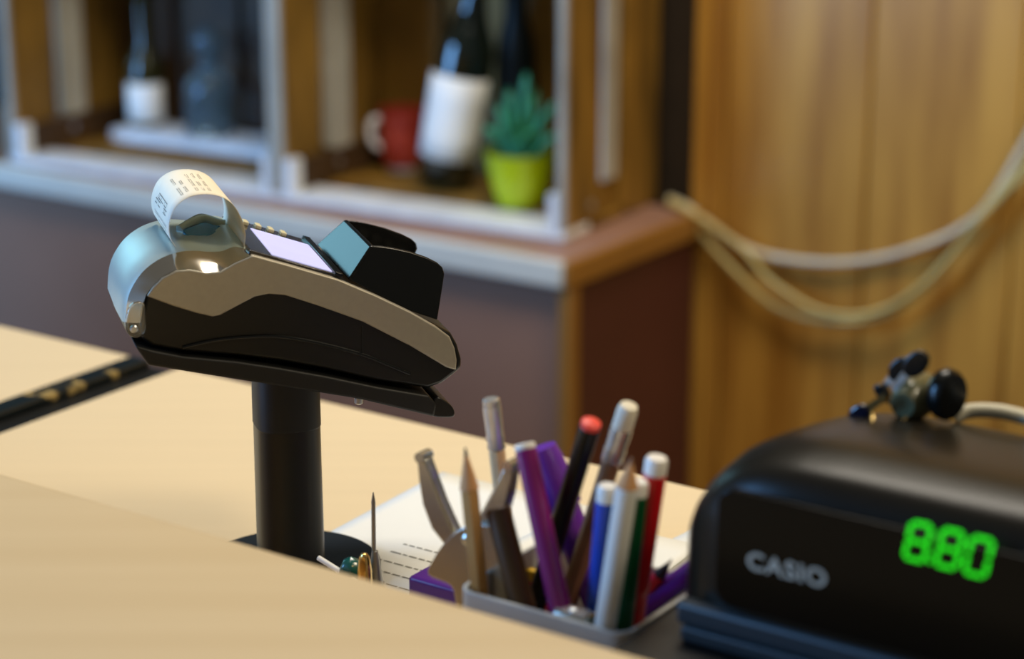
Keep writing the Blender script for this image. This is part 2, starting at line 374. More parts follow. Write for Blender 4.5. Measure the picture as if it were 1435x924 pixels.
# --- board and bottles in the left crate
z = 0.7515 + 0.0115
bo = p1r - C1 * (w1 - 0.058)
bm = NB(); box(bm, Vector((bo.x, bo.y, z)) + C2 * 0.128, C1 * 0.312, C2 * 0.074, EZ * 0.016)
tag(finish('wood_board', bm, M['white_wood'], bevel=0.002), 'whitewashed wooden board under the bottles in the left crate', 'board')
zb = z + 0.0165
q = Vector((bo.x, bo.y, zb)) + C2 * 0.168 + C1 * 0.030
ob = thing('olive_bottle', q, 'olive glass bottle with pale label in the left crate', 'bottle')
bm = NB(); lathe(bm, q, EZ, [(0, 0), (0.0215, 0), (0.0245, 0.004), (0.0245, 0.072), (0.022, 0.084), (0.013, 0.1), (0.0105, 0.112), (0.0105, 0.17), (0.0125, 0.172), (0.0125, 0.185), (0, 0.186)], 40); finish('glass_body', bm, M['bottle_olive'], ob)
bm = NB(); f2 = Vector((-0.3, -1, 0)).normalized(); s2 = EZ.cross(f2)
loft(bm, [[q + EZ * h + (f2 * math.cos(a) + s2 * math.sin(a)) * 0.0251 for a in [math.radians(-85 + 170 * k / 30) for k in range(31)]] for h in (0.008, 0.03, 0.058)])
lb = finish('label', bm, M['label'], ob); sm = lb.modifiers.new('s', 'SOLIDIFY'); sm.thickness = 0.0003
q = Vector((bo.x, bo.y, zb)) + C2 * 0.165 + C1 * 0.136
db = thing('glass_decanter', q, 'clear blue tinted glass bottle with ball stopper in the left crate', 'bottle')
bm = NB(); lathe(bm, q, EZ, [(0, 0), (0.029, 0), (0.032, 0.004), (0.031, 0.06), (0.026, 0.075), (0.014, 0.083), (0.0115, 0.09), (0.013, 0.094), (0, 0.095)], 40); finish('glass_body', bm, M['bottle_clear'], db)
bm = NB(); lathe(bm, q + EZ * 0.0955, EZ, [(0, 0), (0.008, 0.001), (0.009, 0.004)] + [(0.021 * math.sin(a), 0.0225 - 0.021 * math.cos(a)) for a in [0.5 + 0.33 * k for k in range(8)]] + [(0, 0.0436)], 32); finish('stopper', bm, M['bottle_clear'], db)

# ================================================================== HANGING CABLES
def cable(pts, off, r, m, label):
    P = [R(x, y, 2.118 - off - (0.004 if i % 2 else 0)) for i, (x, y) in enumerate(pts)]
    bm = NB(); tube(bm, smooth_pts(P, 8), r, 12)
    tag(finish('cable', bm, M[m]), label, 'cable', 'cables hanging on the plank wall')
cable([(938, 279), (965, 292), (1000, 318), (1040, 345), (1090, 361), (1165, 368), (1230, 362), (1290, 345), (1340, 323), (1385, 287), (1435, 203), (1480, 120)], 0.012, 0.0042, 'cable', 'pale hanging cable that droops least across the plank wall')
cable([(938, 282), (960, 294), (985, 330), (1030, 380), (1080, 425), (1130, 445), (1190, 452), (1240, 441), (1290, 407), (1330, 365), (1358, 326), (1400, 272), (1440, 225), (1480, 170)], 0.024, 0.0038, 'cable_yellow', 'cream cable that droops lowest across the plank wall')
cable([(938, 284), (965, 296), (1000, 318), (1045, 352), (1072, 387), (1110, 415), (1150, 436), (1200, 442), (1250, 429), (1300, 393), (1345, 343), (1372, 308), (1405, 274), (1440, 240), (1480, 190)], 0.034, 0.0032, 'cable_yellow', 'thin cream cable drooping just above the lowest cable')

# ================================================================== TERMINAL STAND
TH = math.radians(17.5)
TL = Vector((math.cos(TH), math.sin(TH), 0)); TW = Vector((-math.sin(TH), math.cos(TH), 0))   # along the terminal, across it (away)
B = U(408, 788.5, 0.905); HW = 0.039
DN = (B - TW * HW).dot(TW)
def T(px, py, b=0.0): return on_plane(px, py, TW, DN + b)     # pixel -> plane b metres behind the near flank
sd_ = thing('terminal_stand', Vector((B.x, B.y, 0.9)), 'black pedestal stand with round base under the card terminal', 'stand')
bm = NB(); lathe(bm, Vector((B.x, B.y, 0.9)), EZ, [(0, 0), (0.0448, 0), (0.0453, 0.001), (0.0453, 0.004), (0.0443, 0.005), (0, 0.0052)], 64); finish('base', bm, M['disc'], sd_)
def oval(z, a, b, n=32, p=3.2):
    out = []
    for k in range(n):
        t = 2 * PI * k / n; c, s = math.cos(t), math.sin(t)
        out.append(Vector((B.x, B.y, z)) + TL * a * math.copysign(abs(c) ** (2 / p), c) + TW * b * math.copysign(abs(s) ** (2 / p), s))
    return out
ZS = T(405, 606, HW - 0.017).z
bm = NB(); loft(bm, [oval(0.905, 0.0175, 0.0175), oval(0.908, 0.0163, 0.0165), oval(ZS, 0.0159, 0.016)], True, True); finish('pole', bm, M['black'], sd_, ang=30)
bm = NB(); ztop = T(405, 520, HW).z; loft(bm, [oval(ZS - 0.001, 0.0162, 0.0166), oval(ztop, 0.0160, 0.0166)], True, True); finish('sleeve', bm, M['black_matte'], sd_, ang=30, bevel=0.0006)
tray = [(188, 483), (207, 511), (340, 532), (501, 558), (607, 583), (611, 566), (600, 553), (528, 541), (457, 526), (390, 514), (330, 505), (256, 498), (214, 490)]
bm = NB(); prism(bm, [T(x, y) - TW * 0.002 for x, y in tray], TW * (2 * HW + 0.004)); finish('cradle', bm, M['black_matte'], sd_, bevel=0.0012)
bm = NB(); prism(bm, smooth_pts([T(604, 569), T(612, 557), T(624, 562), T(635, 572), T(637, 584), T(622, 586), T(606, 583)], 4, True), TW * 0.03); finish('cradle_tab', bm, M['black'], sd_, bevel=0.001)
bm = NB(); lathe(bm, T(503, 563, 0.012), -EZ, [(0.0022, -0.002), (0.0022, 0.0006), (0.001, 0.0014), (0, 0.0014)], 12); finish('screw', bm, M['screw'], sd_)

# ================================================================== CARD TERMINAL
tm = thing('card_terminal', T(405, 515, HW), 'black and silver card payment terminal tilted on the pedestal stand', 'card terminal')
body = [(201, 434), (205, 415), (214, 402), (227, 389), (247, 379), (266, 377.5), (289, 382), (308, 381), (328, 369), (354, 358), (407, 373), (474, 392.5), (528, 416), (575, 439), (613, 457), (633, 468), (642, 484), (648, 505), (648, 517), (641, 523), (635, 528), (620, 539), (600, 546), (575, 542), (528, 535), (457, 519), (390, 507), (340, 501), (256, 494), (214, 487), (199, 476), (196, 455)]
bm = NB(); prism(bm, [T(x, y) + TW * 0.0012 for x, y in body], TW * (2 * HW - 0.0024)); finish('body', bm, M['black'], tm, bevel=0.0018)
silver = [(205, 415), (214, 402), (227, 389), (247, 379), (266, 377.5), (289, 382), (308, 381), (328, 369), (354, 357.5), (407, 372), (474, 391.5), (528, 414.5), (575, 437), (610, 457), (630, 472), (637, 488), (640, 505), (639, 519), (625, 515), (575, 485), (508, 451), (447, 429), (400, 414), (377, 412), (357, 416), (334, 428), (308, 442), (298, 444), (276, 439), (243, 429)]
def mirror_side(o): pass
for b0_, s in ((0.0, 1), (2 * HW, -1)):
    bm = NB(); prism(bm, [T(x, y) + TW * (b0_ - s * 0.0006) for x, y in silver], TW * s * 0.004); finish('side_panel', bm, M['silver'], tm, bevel=0.0009)
# recessed lower groove band
groove = smooth_pts([T(x, y) for x, y in ((256, 488), (300, 478), (350, 473), (394, 473), (451, 483), (508, 498), (541, 511), (575, 525))], 6)
bm = NB(); tube(bm, [p + TW * 0.0008 for p in groove], 0.0009, 8); finish('seam_rib', bm, M['black_gloss'], tm)
bm = NB(); seam = [T(508, 458), T(508.5, 495)]; tube(bm, [p + TW * 0.0011 for p in seam], 0.0003, 6); finish('panel_seam', bm, M['rubber'], tm)
# roll cover
c1 = [(176, 452), (178, 424), (185, 403), (201, 380), (224, 363), (250, 353.5), (272, 351.5), (292, 353), (311, 352), (328, 346), (345, 349)]
B1, B2 = 0.012, 0.066
near = resample(smooth_pts([T(x, y, B1) for x, y in c1], 8), 60)
s1 = resample(smooth_pts([T(x, y) for x, y in ((197, 452), (203, 418), (214, 402), (227, 389), (247, 379), (266, 377.5), (289, 382), (308, 381), (328, 369), (352, 358))], 8), 60)
cen = T(245, 430, B1)
def rows_cover(shift_b, shrink=1.0): return [cen + (p - cen) * shrink + TW * shift_b for p in near]
bm = NB()
rows = [rows_cover(0), [p + (p - cen).normalized() * 0.0012 for p in rows_cover(0.003)], [p + (p - cen).normalized() * 0.002 for p in rows_cover(0.022)], [p + (p - cen).normalized() * 0.002 for p in rows_cover(0.042)], [p + (p - cen).normalized() * 0.0012 for p in rows_cover(0.061)], rows_cover(0.064)]
loft(bm, rows); cv = finish('roll_cover', bm, M['cover'], tm, ang=60)
def band(a, b, depth, name):
    bm = NB(); rows = []
    for t in (0, 0.25, 0.5, 0.75, 1):
        k = math.sin(t * PI / 2); j = 1 - math.cos(t * PI / 2)
        rows.append([p + (q_ - p) * j * 0.55 + (q_ - p) * k * 0.45 for p, q_ in zip(a, b)])
    loft(bm, rows); return finish(name, bm, M['chrome'], tm, ang=60)
band(s1, near, 0, 'chrome_band')
far_s1 = [p + TW * 2 * HW for p in s1]; far_near = rows_cover(0.064)
band(far_s1, far_near, 0, 'chrome_band')
# black core of the roll bay
core = [T(x, y, B1) for x, y in ((179, 450), (181, 426), (188, 406), (203, 384), (226, 367), (250, 358), (292, 357), (340, 356), (345, 380), (300, 440), (215, 486), (196, 483), (178, 468))]
bm = NB(); prism(bm, [p + TW * 0.001 for p in core], TW * 0.052); finish('roll_bay', bm, M['black'], tm, bevel=0.001)
for b0_, s in ((-0.0016, 1),):
    bm = NB(); prism(bm, smooth_pts([T(x, y) + TW * b0_ for x, y in ((182, 428), (200, 424), (203, 445), (203, 463), (194, 472), (182, 470), (175, 456))], 5, True), TW * s * 0.0026); h = finish('hinge_bracket', bm, M['clear'], tm, bevel=0.0006)
    bm = NB(); lathe(bm, T(187, 460) + TW * (b0_ - s * 0.0001), -TW * s, [(0.0019, -0.001), (0.0019, 0.0004), (0.0013, 0.0009), (0, 0.0009)], 14); finish('hinge_pin', bm, M['screw'], h)
# lid latch between the receipt legs
def C(px, py, b): return T(px, py, b)
lat = smooth_pts([C(256, 325, 0.04), C(270, 319, 0.045), C(286, 313.5, 0.05), C(300, 317, 0.05), C(312, 320, 0.05), C(318, 334, 0.047), C(305, 331, 0.043), C(294, 333, 0.039), C(283, 338, 0.036), C(272, 340.5, 0.034), C(263, 333, 0.036)], 4, True)
nrm = (TL.cross(TW) * -1); nrm = -nrm if nrm.z < 0 else nrm
ndir = (nrm * 0.93 - TL * 0.05 - TW * 0.15).normalized()
bm = NB(); prism(bm, [p - ndir * 0.004 for p in lat], ndir * 0.005); finish('lid_latch', bm, M['latch'], tm, bevel=0.0008)
bm = NB(); tube(bm, smooth_pts([C(252, 323, 0.046), C(268, 313, 0.05), C(281, 307, 0.054), C(293, 309, 0.055), C(305, 313, 0.056), C(314, 315, 0.056)], 6), 0.0026, 10); finish('latch_hood', bm, M['cover'], tm)
# deck, screen, keys
dA, dB, dC, dD = T(354, 357), T(474, 391), T(528, 414), T(613, 455)
def deck(px, py, pa=dA, pb=dB):
    n = (pb - pa).cross(TW).normalized(); return on_plane(px, py, n, pa.dot(n)), (n if n.z > 0 else -n)
def dk(t, b, lift=0.0, pa=dA, pb=dB):
    n = (pb - pa).cross(TW).normalized(); n = n if n.z > 0 else -n
    return pa + (pb - pa) * t + TW * b + n * lift
def plate(name, t0, t1, b0_, b1_, l0, l1, m, pa=dA, pb=dB, bev=0.0006, par=None):
    bm = NB(); n = dk(0, 0, 1, pa, pb) - dk(0, 0, 0, pa, pb)
    prism(bm, [dk(t0, b0_, l0, pa, pb), dk(t1, b0_, l0, pa, pb), dk(t1, b1_, l0, pa, pb), dk(t0, b1_, l0, pa, pb)], n * (l1 - l0)); return finish(name, bm, M[m], par or tm, bevel=bev)
plate('screen_bezel', -0.03, 0.98, 0.003, 0.074, -0.0012, 0.0012, 'deck')
scn_ = plate('screen', 0.24, 0.96, 0.006, 0.060, 0.0004, 0.0016, 'lcd')
for i in range(4): plate('function_key', 0.17 + i * 0.155, 0.24 + i * 0.155, 0.064, 0.070, 0.001, 0.0032, 'key')
for i in range(4):
    for j in range(3):
        plate('keypad_key', 0.12 + i * 0.22, 0.28 + i * 0.22, 0.018 + j * 0.017, 0.030 + j * 0.017, -0.0004, 0.0022, 'key_grey', dC, dD)
# pin shield: near wall, far wall, rear wall
nw = [(488, 392), (519, 345), (532, 345), (550, 347.5), (575, 353), (598, 361), (613, 368.5), (620, 375), (623, 384), (621, 398), (613, 449), (575, 436), (528, 413)]
def inward(px, py):
    p = T(px, py); base = dA + (dB - dA) * ((p - dA).dot((dB - dA).normalized()) / (dB - dA).length)
    return max(0.0, p.z - base.z)
bm = NB()
bot = T(488, 392).z
def lean(p, far):
    line = dB + (dD - dB) * max(-.1, min(1, (p - dB).dot(dD - dB) / (dD - dB).length_squared))
    k = max(0.0, (p.z - line.z)) / 0.022
    return p + TW * ((0.004 + 0.007 * k) if not far else (2 * HW - 0.004 - 0.013 * k))
def near_true(px, py):                                       # point whose leaned near wall appears at this pixel
    b = 0.0
    for _ in range(4):
        p = T(px, py, b); q0 = p - TW * b; b = (lean(q0, False) - q0).dot(TW)
    return T(px, py, b) - TW * b
NT = [near_true(x, y) for x, y in nw]
ln = [lean(p, False) for p in NT]; lf = [lean(p, True) for p in NT]
prism(bm, ln, TW * 0.0018); nearwall = finish('shield_wall', bm, M['black_gloss'], tm, bevel=0.0006)
bm = NB(); prism(bm, [p - TW * 0.0018 for p in lf], TW * 0.0018); finish('shield_wall', bm, M['black_gloss'], tm, bevel=0.0006)
bm = NB(); prism(bm, [ln[0], ln[1], lf[1], lf[0]], TL * 0.0018); finish('shield_rear', bm, M['black_gloss'], tm, bevel=0.0006)
plate('shield_foot', 0.955, 1.05, 0.001, 2 * HW - 0.003, 0.0005, 0.0028, 'black_gloss')

# ================================================================== RECEIPT
ne = smooth_pts([T(x, y, B1) for x, y in ((341, 352), (344, 330), (339, 308), (329, 290), (317, 279.5), (303, 274), (288, 272.4), (272, 274), (257.6, 280), (246, 290.6), (239, 306), (237, 322), (240, 336), (246, 346))], 6)
PWD = 0.056
bm = NB(); loft(bm, [[p + TW * (PWD * k / 6) for p in ne] for k in range(7)])
rc = finish('receipt', bm, M['receipt'], origin=ne[0], ang=60); tag(rc, 'curled white printed receipt feeding out of the card terminal', 'receipt')
sm = rc.modifiers.new('s', 'SOLIDIFY'); sm.thickness = 0.00018; sm.offset = 0
L = [0]
for a, b in zip(ne, ne[1:]): L.append(L[-1] + (b - a).length)
def onrec(s, b, lift):
    k = 0
    while k < len(L) - 2 and L[k + 1] < s: k += 1
    t = (s - L[k]) / (L[k + 1] - L[k]); p = ne[k].lerp(ne[k + 1], t); d = (ne[k + 1] - ne[k]).normalized()
    n = d.cross(TW); n = n if (p + n * 0.001 - T(290, 318, B1)).length > (p - T(290, 318, B1)).length else -n
    return p + TW * b + n * lift
bm = NB(); rng = random.Random(3)
def mark(s0, s1_, b0_, b1_):
    v = [bm.verts.new(onrec(s, b, 0.00022)) for s, b in ((s0, b0_), (s1_, b0_), (s1_, b1_), (s0, b1_))]; bm.faces.new(v)
tot = L[-1]
for row, (frac, cols) in enumerate([(0.46, [(8, 14), (18, 30), (34, 46)]), (0.50, [(8, 13), (18, 27), (36, 46)]), (0.54, [(8, 14), (18, 33), (36, 44)]), (0.60, [(10, 20), (26, 34)]), (0.64, [(8, 22), (30, 42)]), (0.76, [(16, 40)]), (0.80, [(12, 20), (30, 44)]), (0.88, [(8, 44)]), (0.92, [(10, 36)])]):
    big = row in (5, 6)
    for a, b in cols:
        x_ = a
        while x_ < b:
            wch = rng.uniform(1.1, 1.8) * (1.7 if big else 1); hh = 0.0024 if big else 0.0012
            s = tot * frac; x1 = min(x_ + wch, b) / 1000; x0 = x_ / 1000
            k = rng.random()
            mark(s, s + hh * 0.18, x0, x1)                     # strokes of a printed character
            if k < 0.7: mark(s + hh * 0.82, s + hh, x0, x1)
            if k > 0.25: mark(s, s + hh, x0, x0 + 0.0003)
            x_ += wch + 0.5
finish('printed_text', bm, M['ink'], rc, smooth=False)

# ================================================================== PAPERS ON THE COUNTER
def sheet(name, corners, z, label, curl=0.0, lines=None):
    a, b, c, d = [Vector(p) for p in corners]
    bm = NB(); n = 14; rows = []
    for i in range(n + 1):
        row = []
        for j in range(n + 1):
            p = (a.lerp(b, j / n)).lerp(d.lerp(c, j / n), i / n)
            row.append(Vector((p.x, p.y, z + curl * (math.sin(3.1 * i / n + 1.2 * j / n) ** 2))))
        rows.append(row)
    loft(bm, rows); o = finish(name, bm, M['paper']); tag(o, label, 'paper'); s_ = o.modifiers.new('s', 'SOLIDIFY'); s_.thickness = 0.0002; s_.offset = 1
    if lines:
        bm = NB()
        for (u0, u1, v, th) in lines:
            x_ = u0
            while x_ < u1:
                x2 = min(x_ + rng.uniform(0.02, 0.07), u1)
                pt_ = lambda uu, vv: (a.lerp(b, uu)).lerp(d.lerp(c, uu), vv)
                q4 = [pt_(x_, v), pt_(x2, v), pt_(x2, v + th), pt_(x_, v + th)]
                bm.faces.new([bm.verts.new(Vector((p.x, p.y, z + 0.0004 + curl))) for p in q4]); x_ = x2 + 0.012
        finish('printed_text', bm, M['ink'], o, smooth=False)
    return o
pw = lambda u, w: W(u, w, 0)
LV = (uw(U(575, 768, 0.9))[1] - 0.69) / 0.233
sheet('printed_sheet', [pw(-0.672, 0.69), pw(-0.565, 0.69), pw(-0.575, 0.925), pw(-0.682, 0.922)], 0.9004, 'white printed sheet lying behind the pens and spike on the counter', 0.0,
      [(0.40, 0.95, LV - 0.05 * k, 0.005) for k in range(8)])
sheet('crumpled_note', [pw(-0.585, 0.70), pw(-0.50, 0.70), pw(-0.50, 0.90), pw(-0.585, 0.905)], 0.902, 'creased white note half under the printed sheet', 0.004)
sheet('handwritten_note', [pw(-0.54, 0.75), pw(-0.405, 0.75), pw(-0.405, 0.925), pw(-0.52, 0.932)], 0.9008, 'white note with scribbled words between pens and cash register', 0.0,
      [(0.35, 0.62, 0.62, 0.012), (0.37, 0.6, 0.69, 0.012), (0.4, 0.55, 0.76, 0.01)])

# ================================================================== PEN HOLDER
HU0, HU1, HW0, HW1 = -0.472, -0.391, 0.646, 0.712
ph = thing('pen_holder', W((HU0 + HU1) / 2, (HW0 + HW1) / 2, 0.9), 'grey plastic pen holder full of pens and pencils behind the ledge', 'pen holder')
def wall4(name, u0, u1, w0, w1, z0, z1, t):
    bm = NB(); 
    def rr(u0, u1, w0, w1, z, r):
        out = []
        for cx, cy, a0 in ((u1 - r, w1 - r, 0), (u0 + r, w1 - r, 90), (u0 + r, w0 + r, 180), (u1 - r, w0 + r, 270)):
            for k in range(7):
                a = math.radians(a0 + 15 * k); out.append(W(cx + r * math.cos(a), cy + r * math.sin(a), z))
        return out
    loft(bm, [rr(u0, u1, w0, w1, z0, .008), rr(u0, u1, w0, w1, z1, .008), rr(u0 + t, u1 - t, w0 + t, w1 - t, z1, .006), rr(u0 + t, u1 - t, w0 + t, w1 - t, z0 + t, .006)], True, True)
    return finish(name, bm, M['holder'], ph, bevel=0.0006)
wall4('tub', HU0, HU1, HW0, HW1, 0.9, 0.98, 0.0022)
bm = NB(); fbox(bm, HU0 + 0.045, HU1 - 0.004, HW0 + 0.0035, HW0 + 0.016, 0.9023, 0.971); finish('front_shelf', bm, M['holder'], ph, bevel=0.001)
FZ = 0.9032
def rod(p, q, r, seg=20):
    b = NB(); tube(b, [p, q], r, seg); return b
def extend(p, q, r):                                        # carry the line p->q down to the holder floor
    d = (q - p).normalized(); t = (FZ + r * math.sqrt(max(0, 1 - d.z ** 2)) - p.z) / d.z
    return p + d * t, -d
def pen(name, top, low, w_top, w_low, label, cat, build):
    p, q = R(top[0], top[1], w_top), R(low[0], low[1], w_low)
    foot, up = extend(p, q, 0.004)
    t = thing(name, foot, label, cat, 'pens and pencils in the holder'); build(t, foot, p, up); return t
def cone_tip(t, tip, up, r, wood, lead, L_=0.02):
    b = NB(); lathe(b, tip - up * L_, up, [(r, 0), (r * 0.22, L_ * 0.8), (0, L_ * 0.8)], 16); finish('sharpened_cone', b, M[wood], t)
    b = NB(); lathe(b, tip - up * L_ * 0.2, up, [(r * 0.215, 0), (0.0004, L_ * 0.2), (0, L_ * 0.2)], 12); finish('lead_tip', b, M[lead], t)
def sharp(m, wood, r, lead='graphite', L_=0.02):
    def f(t, foot, tip, up):
        finish('barrel', rod(foot, tip - up * (L_ + 0.0002), r, 6 if m != 'white_pencil' else 16), M[m], t, bevel=0.0004); cone_tip(t, tip, up, r, wood, lead, L_)
    return f
def erasered(m, r, er='eraser', el=0.012, fl=0.017):
    def f(t, foot, tip, up):
        finish('barrel', rod(foot, tip - up * (el + fl), r, 8), M[m], t, bevel=0.0004)
        b = NB(); lathe(b, tip - up * (el + fl - 0.0002), up, [(r * 1.02, 0), (r * 1.12, 0.001), (r * 1.02, 0.003), (r * 1.14, 0.005), (r * 1.02, 0.007), (r * 1.1, fl - 0.003), (r * 1.06, fl - 0.0004), (0, fl - 0.0003)], 20); finish('ferrule', b, M['ferrule'], t)
        b = NB(); lathe(b, tip - up * el, up, [(0, 0), (r * 1.02, 0), (r * 1.02, el * 0.75), (r * 0.85, el * 0.95), (0, el)], 20); finish('eraser', b, M[er], t)
    return f
def marker(m, cap, r, cl=0.009):
    def f(t, foot, tip, up):
        finish('barrel', rod(foot, tip - up * cl, r), M[m], t, bevel=0.0006)
        b = NB(); lathe(b, tip - up * (cl - 0.0002), up, [(0, 0), (r * 0.97, 0), (r * 0.97, cl * 0.75), (r * 0.8, cl * 0.95), (0, cl - 0.0002)], 20); finish('end_plug', b, M[cap], t)
    return f
pen('pencil', (652, 628), (672, 825), 0.655, 0.655, 'natural wood pencil point up, leftmost in the holder', 'pencil', sharp('pencil_wood', 'wood_tip', 0.0040, 'graphite', 0.017))
pen('pencil', (688, 558), (703, 690), 0.700, 0.702, 'pale wood pencil with bare crimped ferrule, tallest at the left', 'pencil', erasered('pencil_pale', 0.0036, 'ferrule', 0.003, 0.020))
pen('wooden_stick', (697, 712), (730, 840), 0.6625, 0.656, 'thick dark brown stick right of the leftmost wood pencil', 'stick', lambda t, foot, tip, up: finish('shaft', rod(foot, tip, 0.0052), M['dark_wood'], t, bevel=0.001))
pen('felt_pen', (735, 622), (783, 845), 0.668, 0.656, 'plum purple pen with whitish end leaning left', 'pen', marker('plum', 'white', 0.0045, 0.0025))
pen('felt_pen', (829, 591), (768, 790), 0.675, 0.682, 'black pen with coral red end', 'pen', marker('black_gloss', 'red_cap', 0.0042, 0.0028))
pen('pencil', (882, 567), (806, 810), 0.690, 0.695, 'brown pencil with cream eraser and metal ferrule', 'pencil', erasered('pencil_brown', 0.0041, 'eraser', 0.011, 0.0165))
pen('felt_pen', (852, 680), (836, 860), 0.668, 0.668, 'blue felt pen with white end plug', 'pen', marker('blue', 'white', 0.0044, 0.007))
pen('pencil', (885, 642), (848, 880), 0.6535, 0.6535, 'white pencil with sharpened wooden point', 'pencil', sharp('white_pencil', 'wood_tip', 0.0044, 'pencil_brown', 0.012))
pen('felt_pen', (895, 674), (874, 862), 0.6645, 0.6645, 'green felt pen with white end plug', 'pen', marker('green', 'white', 0.0042, 0.006))
pen('felt_pen', (921, 641), (888, 860), 0.675, 0.675, 'red felt pen with white end plug', 'pen', marker('red', 'white', 0.0047, 0.007))
pen('pencil', (941, 785), (906, 830), 0.695, 0.700, 'short red pencil with dark point beside the red felt pen', 'pencil', sharp('red', 'graphite', 0.0027, 'graphite', 0.011))
def highlighter(t, foot, tip, up):
    finish('barrel', rod(foot, tip - up * 0.026, 0.0070), M['violet'], t, bevel=0.001)
    b = NB(); lathe(b, tip - up * 0.0262, up, [(0, 0), (0.0084, 0), (0.0080, 0.020), (0.0068, 0.0262), (0, 0.0262)], 20); cp = finish('pen_cap', b, M['violet'], t)
    s = (-Vector((1, 0.6, 0)) - up * up.dot(-Vector((1, 0.6, 0)))).normalized()
    b = NB(); x_ = up.cross(s); box(b, tip - up * 0.024 + s * 0.0079 - x_ * 0.0022, x_ * 0.0044, s * 0.0022, up * 0.024); finish('clip', b, M['violet'], cp, bevel=0.0006)
pen('highlighter', (757, 628), (808, 760), 0.696, 0.700, 'violet highlighter with capped end behind the plum pen', 'highlighter', highlighter)
# violet marker lying over towards the register
p, q_ = R(915, 840, 0.702), R(972, 799, 0.702); d = (q_ - p).normalized()
t = thing('felt_pen', p - d * 0.02, 'violet marker lying slanted over the holder rim beside the cash register', 'pen', 'pens and pencils in the holder')
finish('barrel', rod(p - d * 0.02, q_ + d * 0.004, 0.0046), M['violet'], t, bevel=0.001)
b = NB(); lathe(b, p - d * 0.0202, -d, [(0, 0), (0.0042, 0), (0.0036, 0.008), (0.0015, 0.012), (0, 0.012)], 18); finish('nib_cone', b, M['purple'], t)
# bulldog clip
w0 = 0.668
bc = thing('bulldog_clip', R(660, 880, w0 + 0.006), 'large nickel bulldog clip standing with levers spread in the holder', 'clip')
def wp(pts, w): return [R(x, y, w) for x, y in pts]
for w_, nm in ((w0, 'jaw_plate'), (w0 + 0.011, 'jaw_plate')):
    bm = NB(); prism(bm, smooth_pts(wp([(600, 806), (606, 786), (622, 762), (640, 745), (662, 736), (690, 738), (708, 752), (716, 780), (722, 812), (718, 850), (660, 870), (640, 850), (632, 822)], w_), 4, True), E2 * 0.0011); finish(nm, bm, M['steel'], bc, bevel=0.0004)
bm = NB(); lathe(bm, R(655, 757, w0), -E2, [(0.0026, -0.0125), (0.0026, 0.0008), (0.0014, 0.0016), (0, 0.0016)], 16); finish('rivet', bm, M['steel'], bc)
def lever(pts, widths, w_):
    P = [R(x, y, w_) for x, y in pts]; bm = NB(); rows = []
    for i, p in enumerate(P):
        d = (P[min(i + 1, len(P) - 1)] - P[max(i - 1, 0)]).normalized(); s = d.cross(E2).normalized(); h = widths[i]
        rows.append([p - s * h, p - s * h - E2 * 0.004, p - s * h * 0.8 - E2 * 0.0052, p + s * h * 0.8 - E2 * 0.0052, p + s * h - E2 * 0.004, p + s * h])
    loft(bm, rows, True, True); o = finish('lever', bm, M['steel'], bc, ang=30, bevel=0.0004)
    bm = NB(); d = (P[0] - P[1]).normalized(); tube(bm, [P[0] - E2 * 0.0062 + d * 0.001, P[0] + E2 * 0.001 + d * 0.001], 0.0024, 14); finish('rolled_tip', bm, M['steel'], o)
lever([(600, 640), (606, 668), (614, 700), (626, 730), (645, 760)], [0.0024, 0.0040, 0.0054, 0.0058, 0.004], w0 + 0.008)
lever([(722, 652), (714, 680), (703, 708), (690, 735), (672, 760)], [0.0024, 0.0038, 0.0050, 0.0054, 0.004], w0 + 0.008)
# small things around the holder
ua, _, zt = uw(R(581, 802, 0.722)); ub = uw(R(728, 815, 0.722))[0]
bm = NB(); fbox(bm, ua, ub, 0.7165, 0.734, 0.9025, zt); tag(finish('pencil_case', bm, M['purple'], bevel=0.002), 'purple plastic box standing behind the pen holder', 'box')
ua, _, zt = uw(R(737, 796, 0.694)); bm = NB(); fbox(bm, ua, ua + 0.010, 0.6925, 0.6965, FZ, zt)
yb = finish('card_pack', bm, M['yellow'], bevel=0.001); tag(yb, 'yellow and red card pack glimpsed behind the plum pen', 'pack')
bm = NB(); fbox(bm, ua - 0.0003, ua + 0.0103, 0.6922, 0.6968, FZ, zt - 0.005); finish('red_sleeve', bm, M['red'], yb)
q = R(806, 866, HW0 + 0.009); q = Vector((q.x, q.y, 0.9712))
ps = thing('pencil_sharpener', q, 'small silver metal sharpener at the front of the pen holder', 'sharpener')
bm = NB(); box(bm, q - E1 * 0.008 - E2 * 0.005, E1 * 0.016, E2 * 0.010, EZ * 0.009); finish('sharpener_body', bm, M['steel'], ps, bevel=0.0016)
bm = NB(); box(bm, q - E1 * 0.007 - E2 * 0.0042 + EZ * 0.009, E1 * 0.014, E2 * 0.006, EZ * 0.0008); bl = finish('blade', bm, M['ferrule'], ps)
bm = NB(); lathe(bm, q - E2 * 0.0012 + EZ * 0.0098, EZ, [(0.0018, 0), (0.0018, 0.0006), (0.001, 0.001), (0, 0.001)], 12); finish('screw', bm, M['screw'], bl)
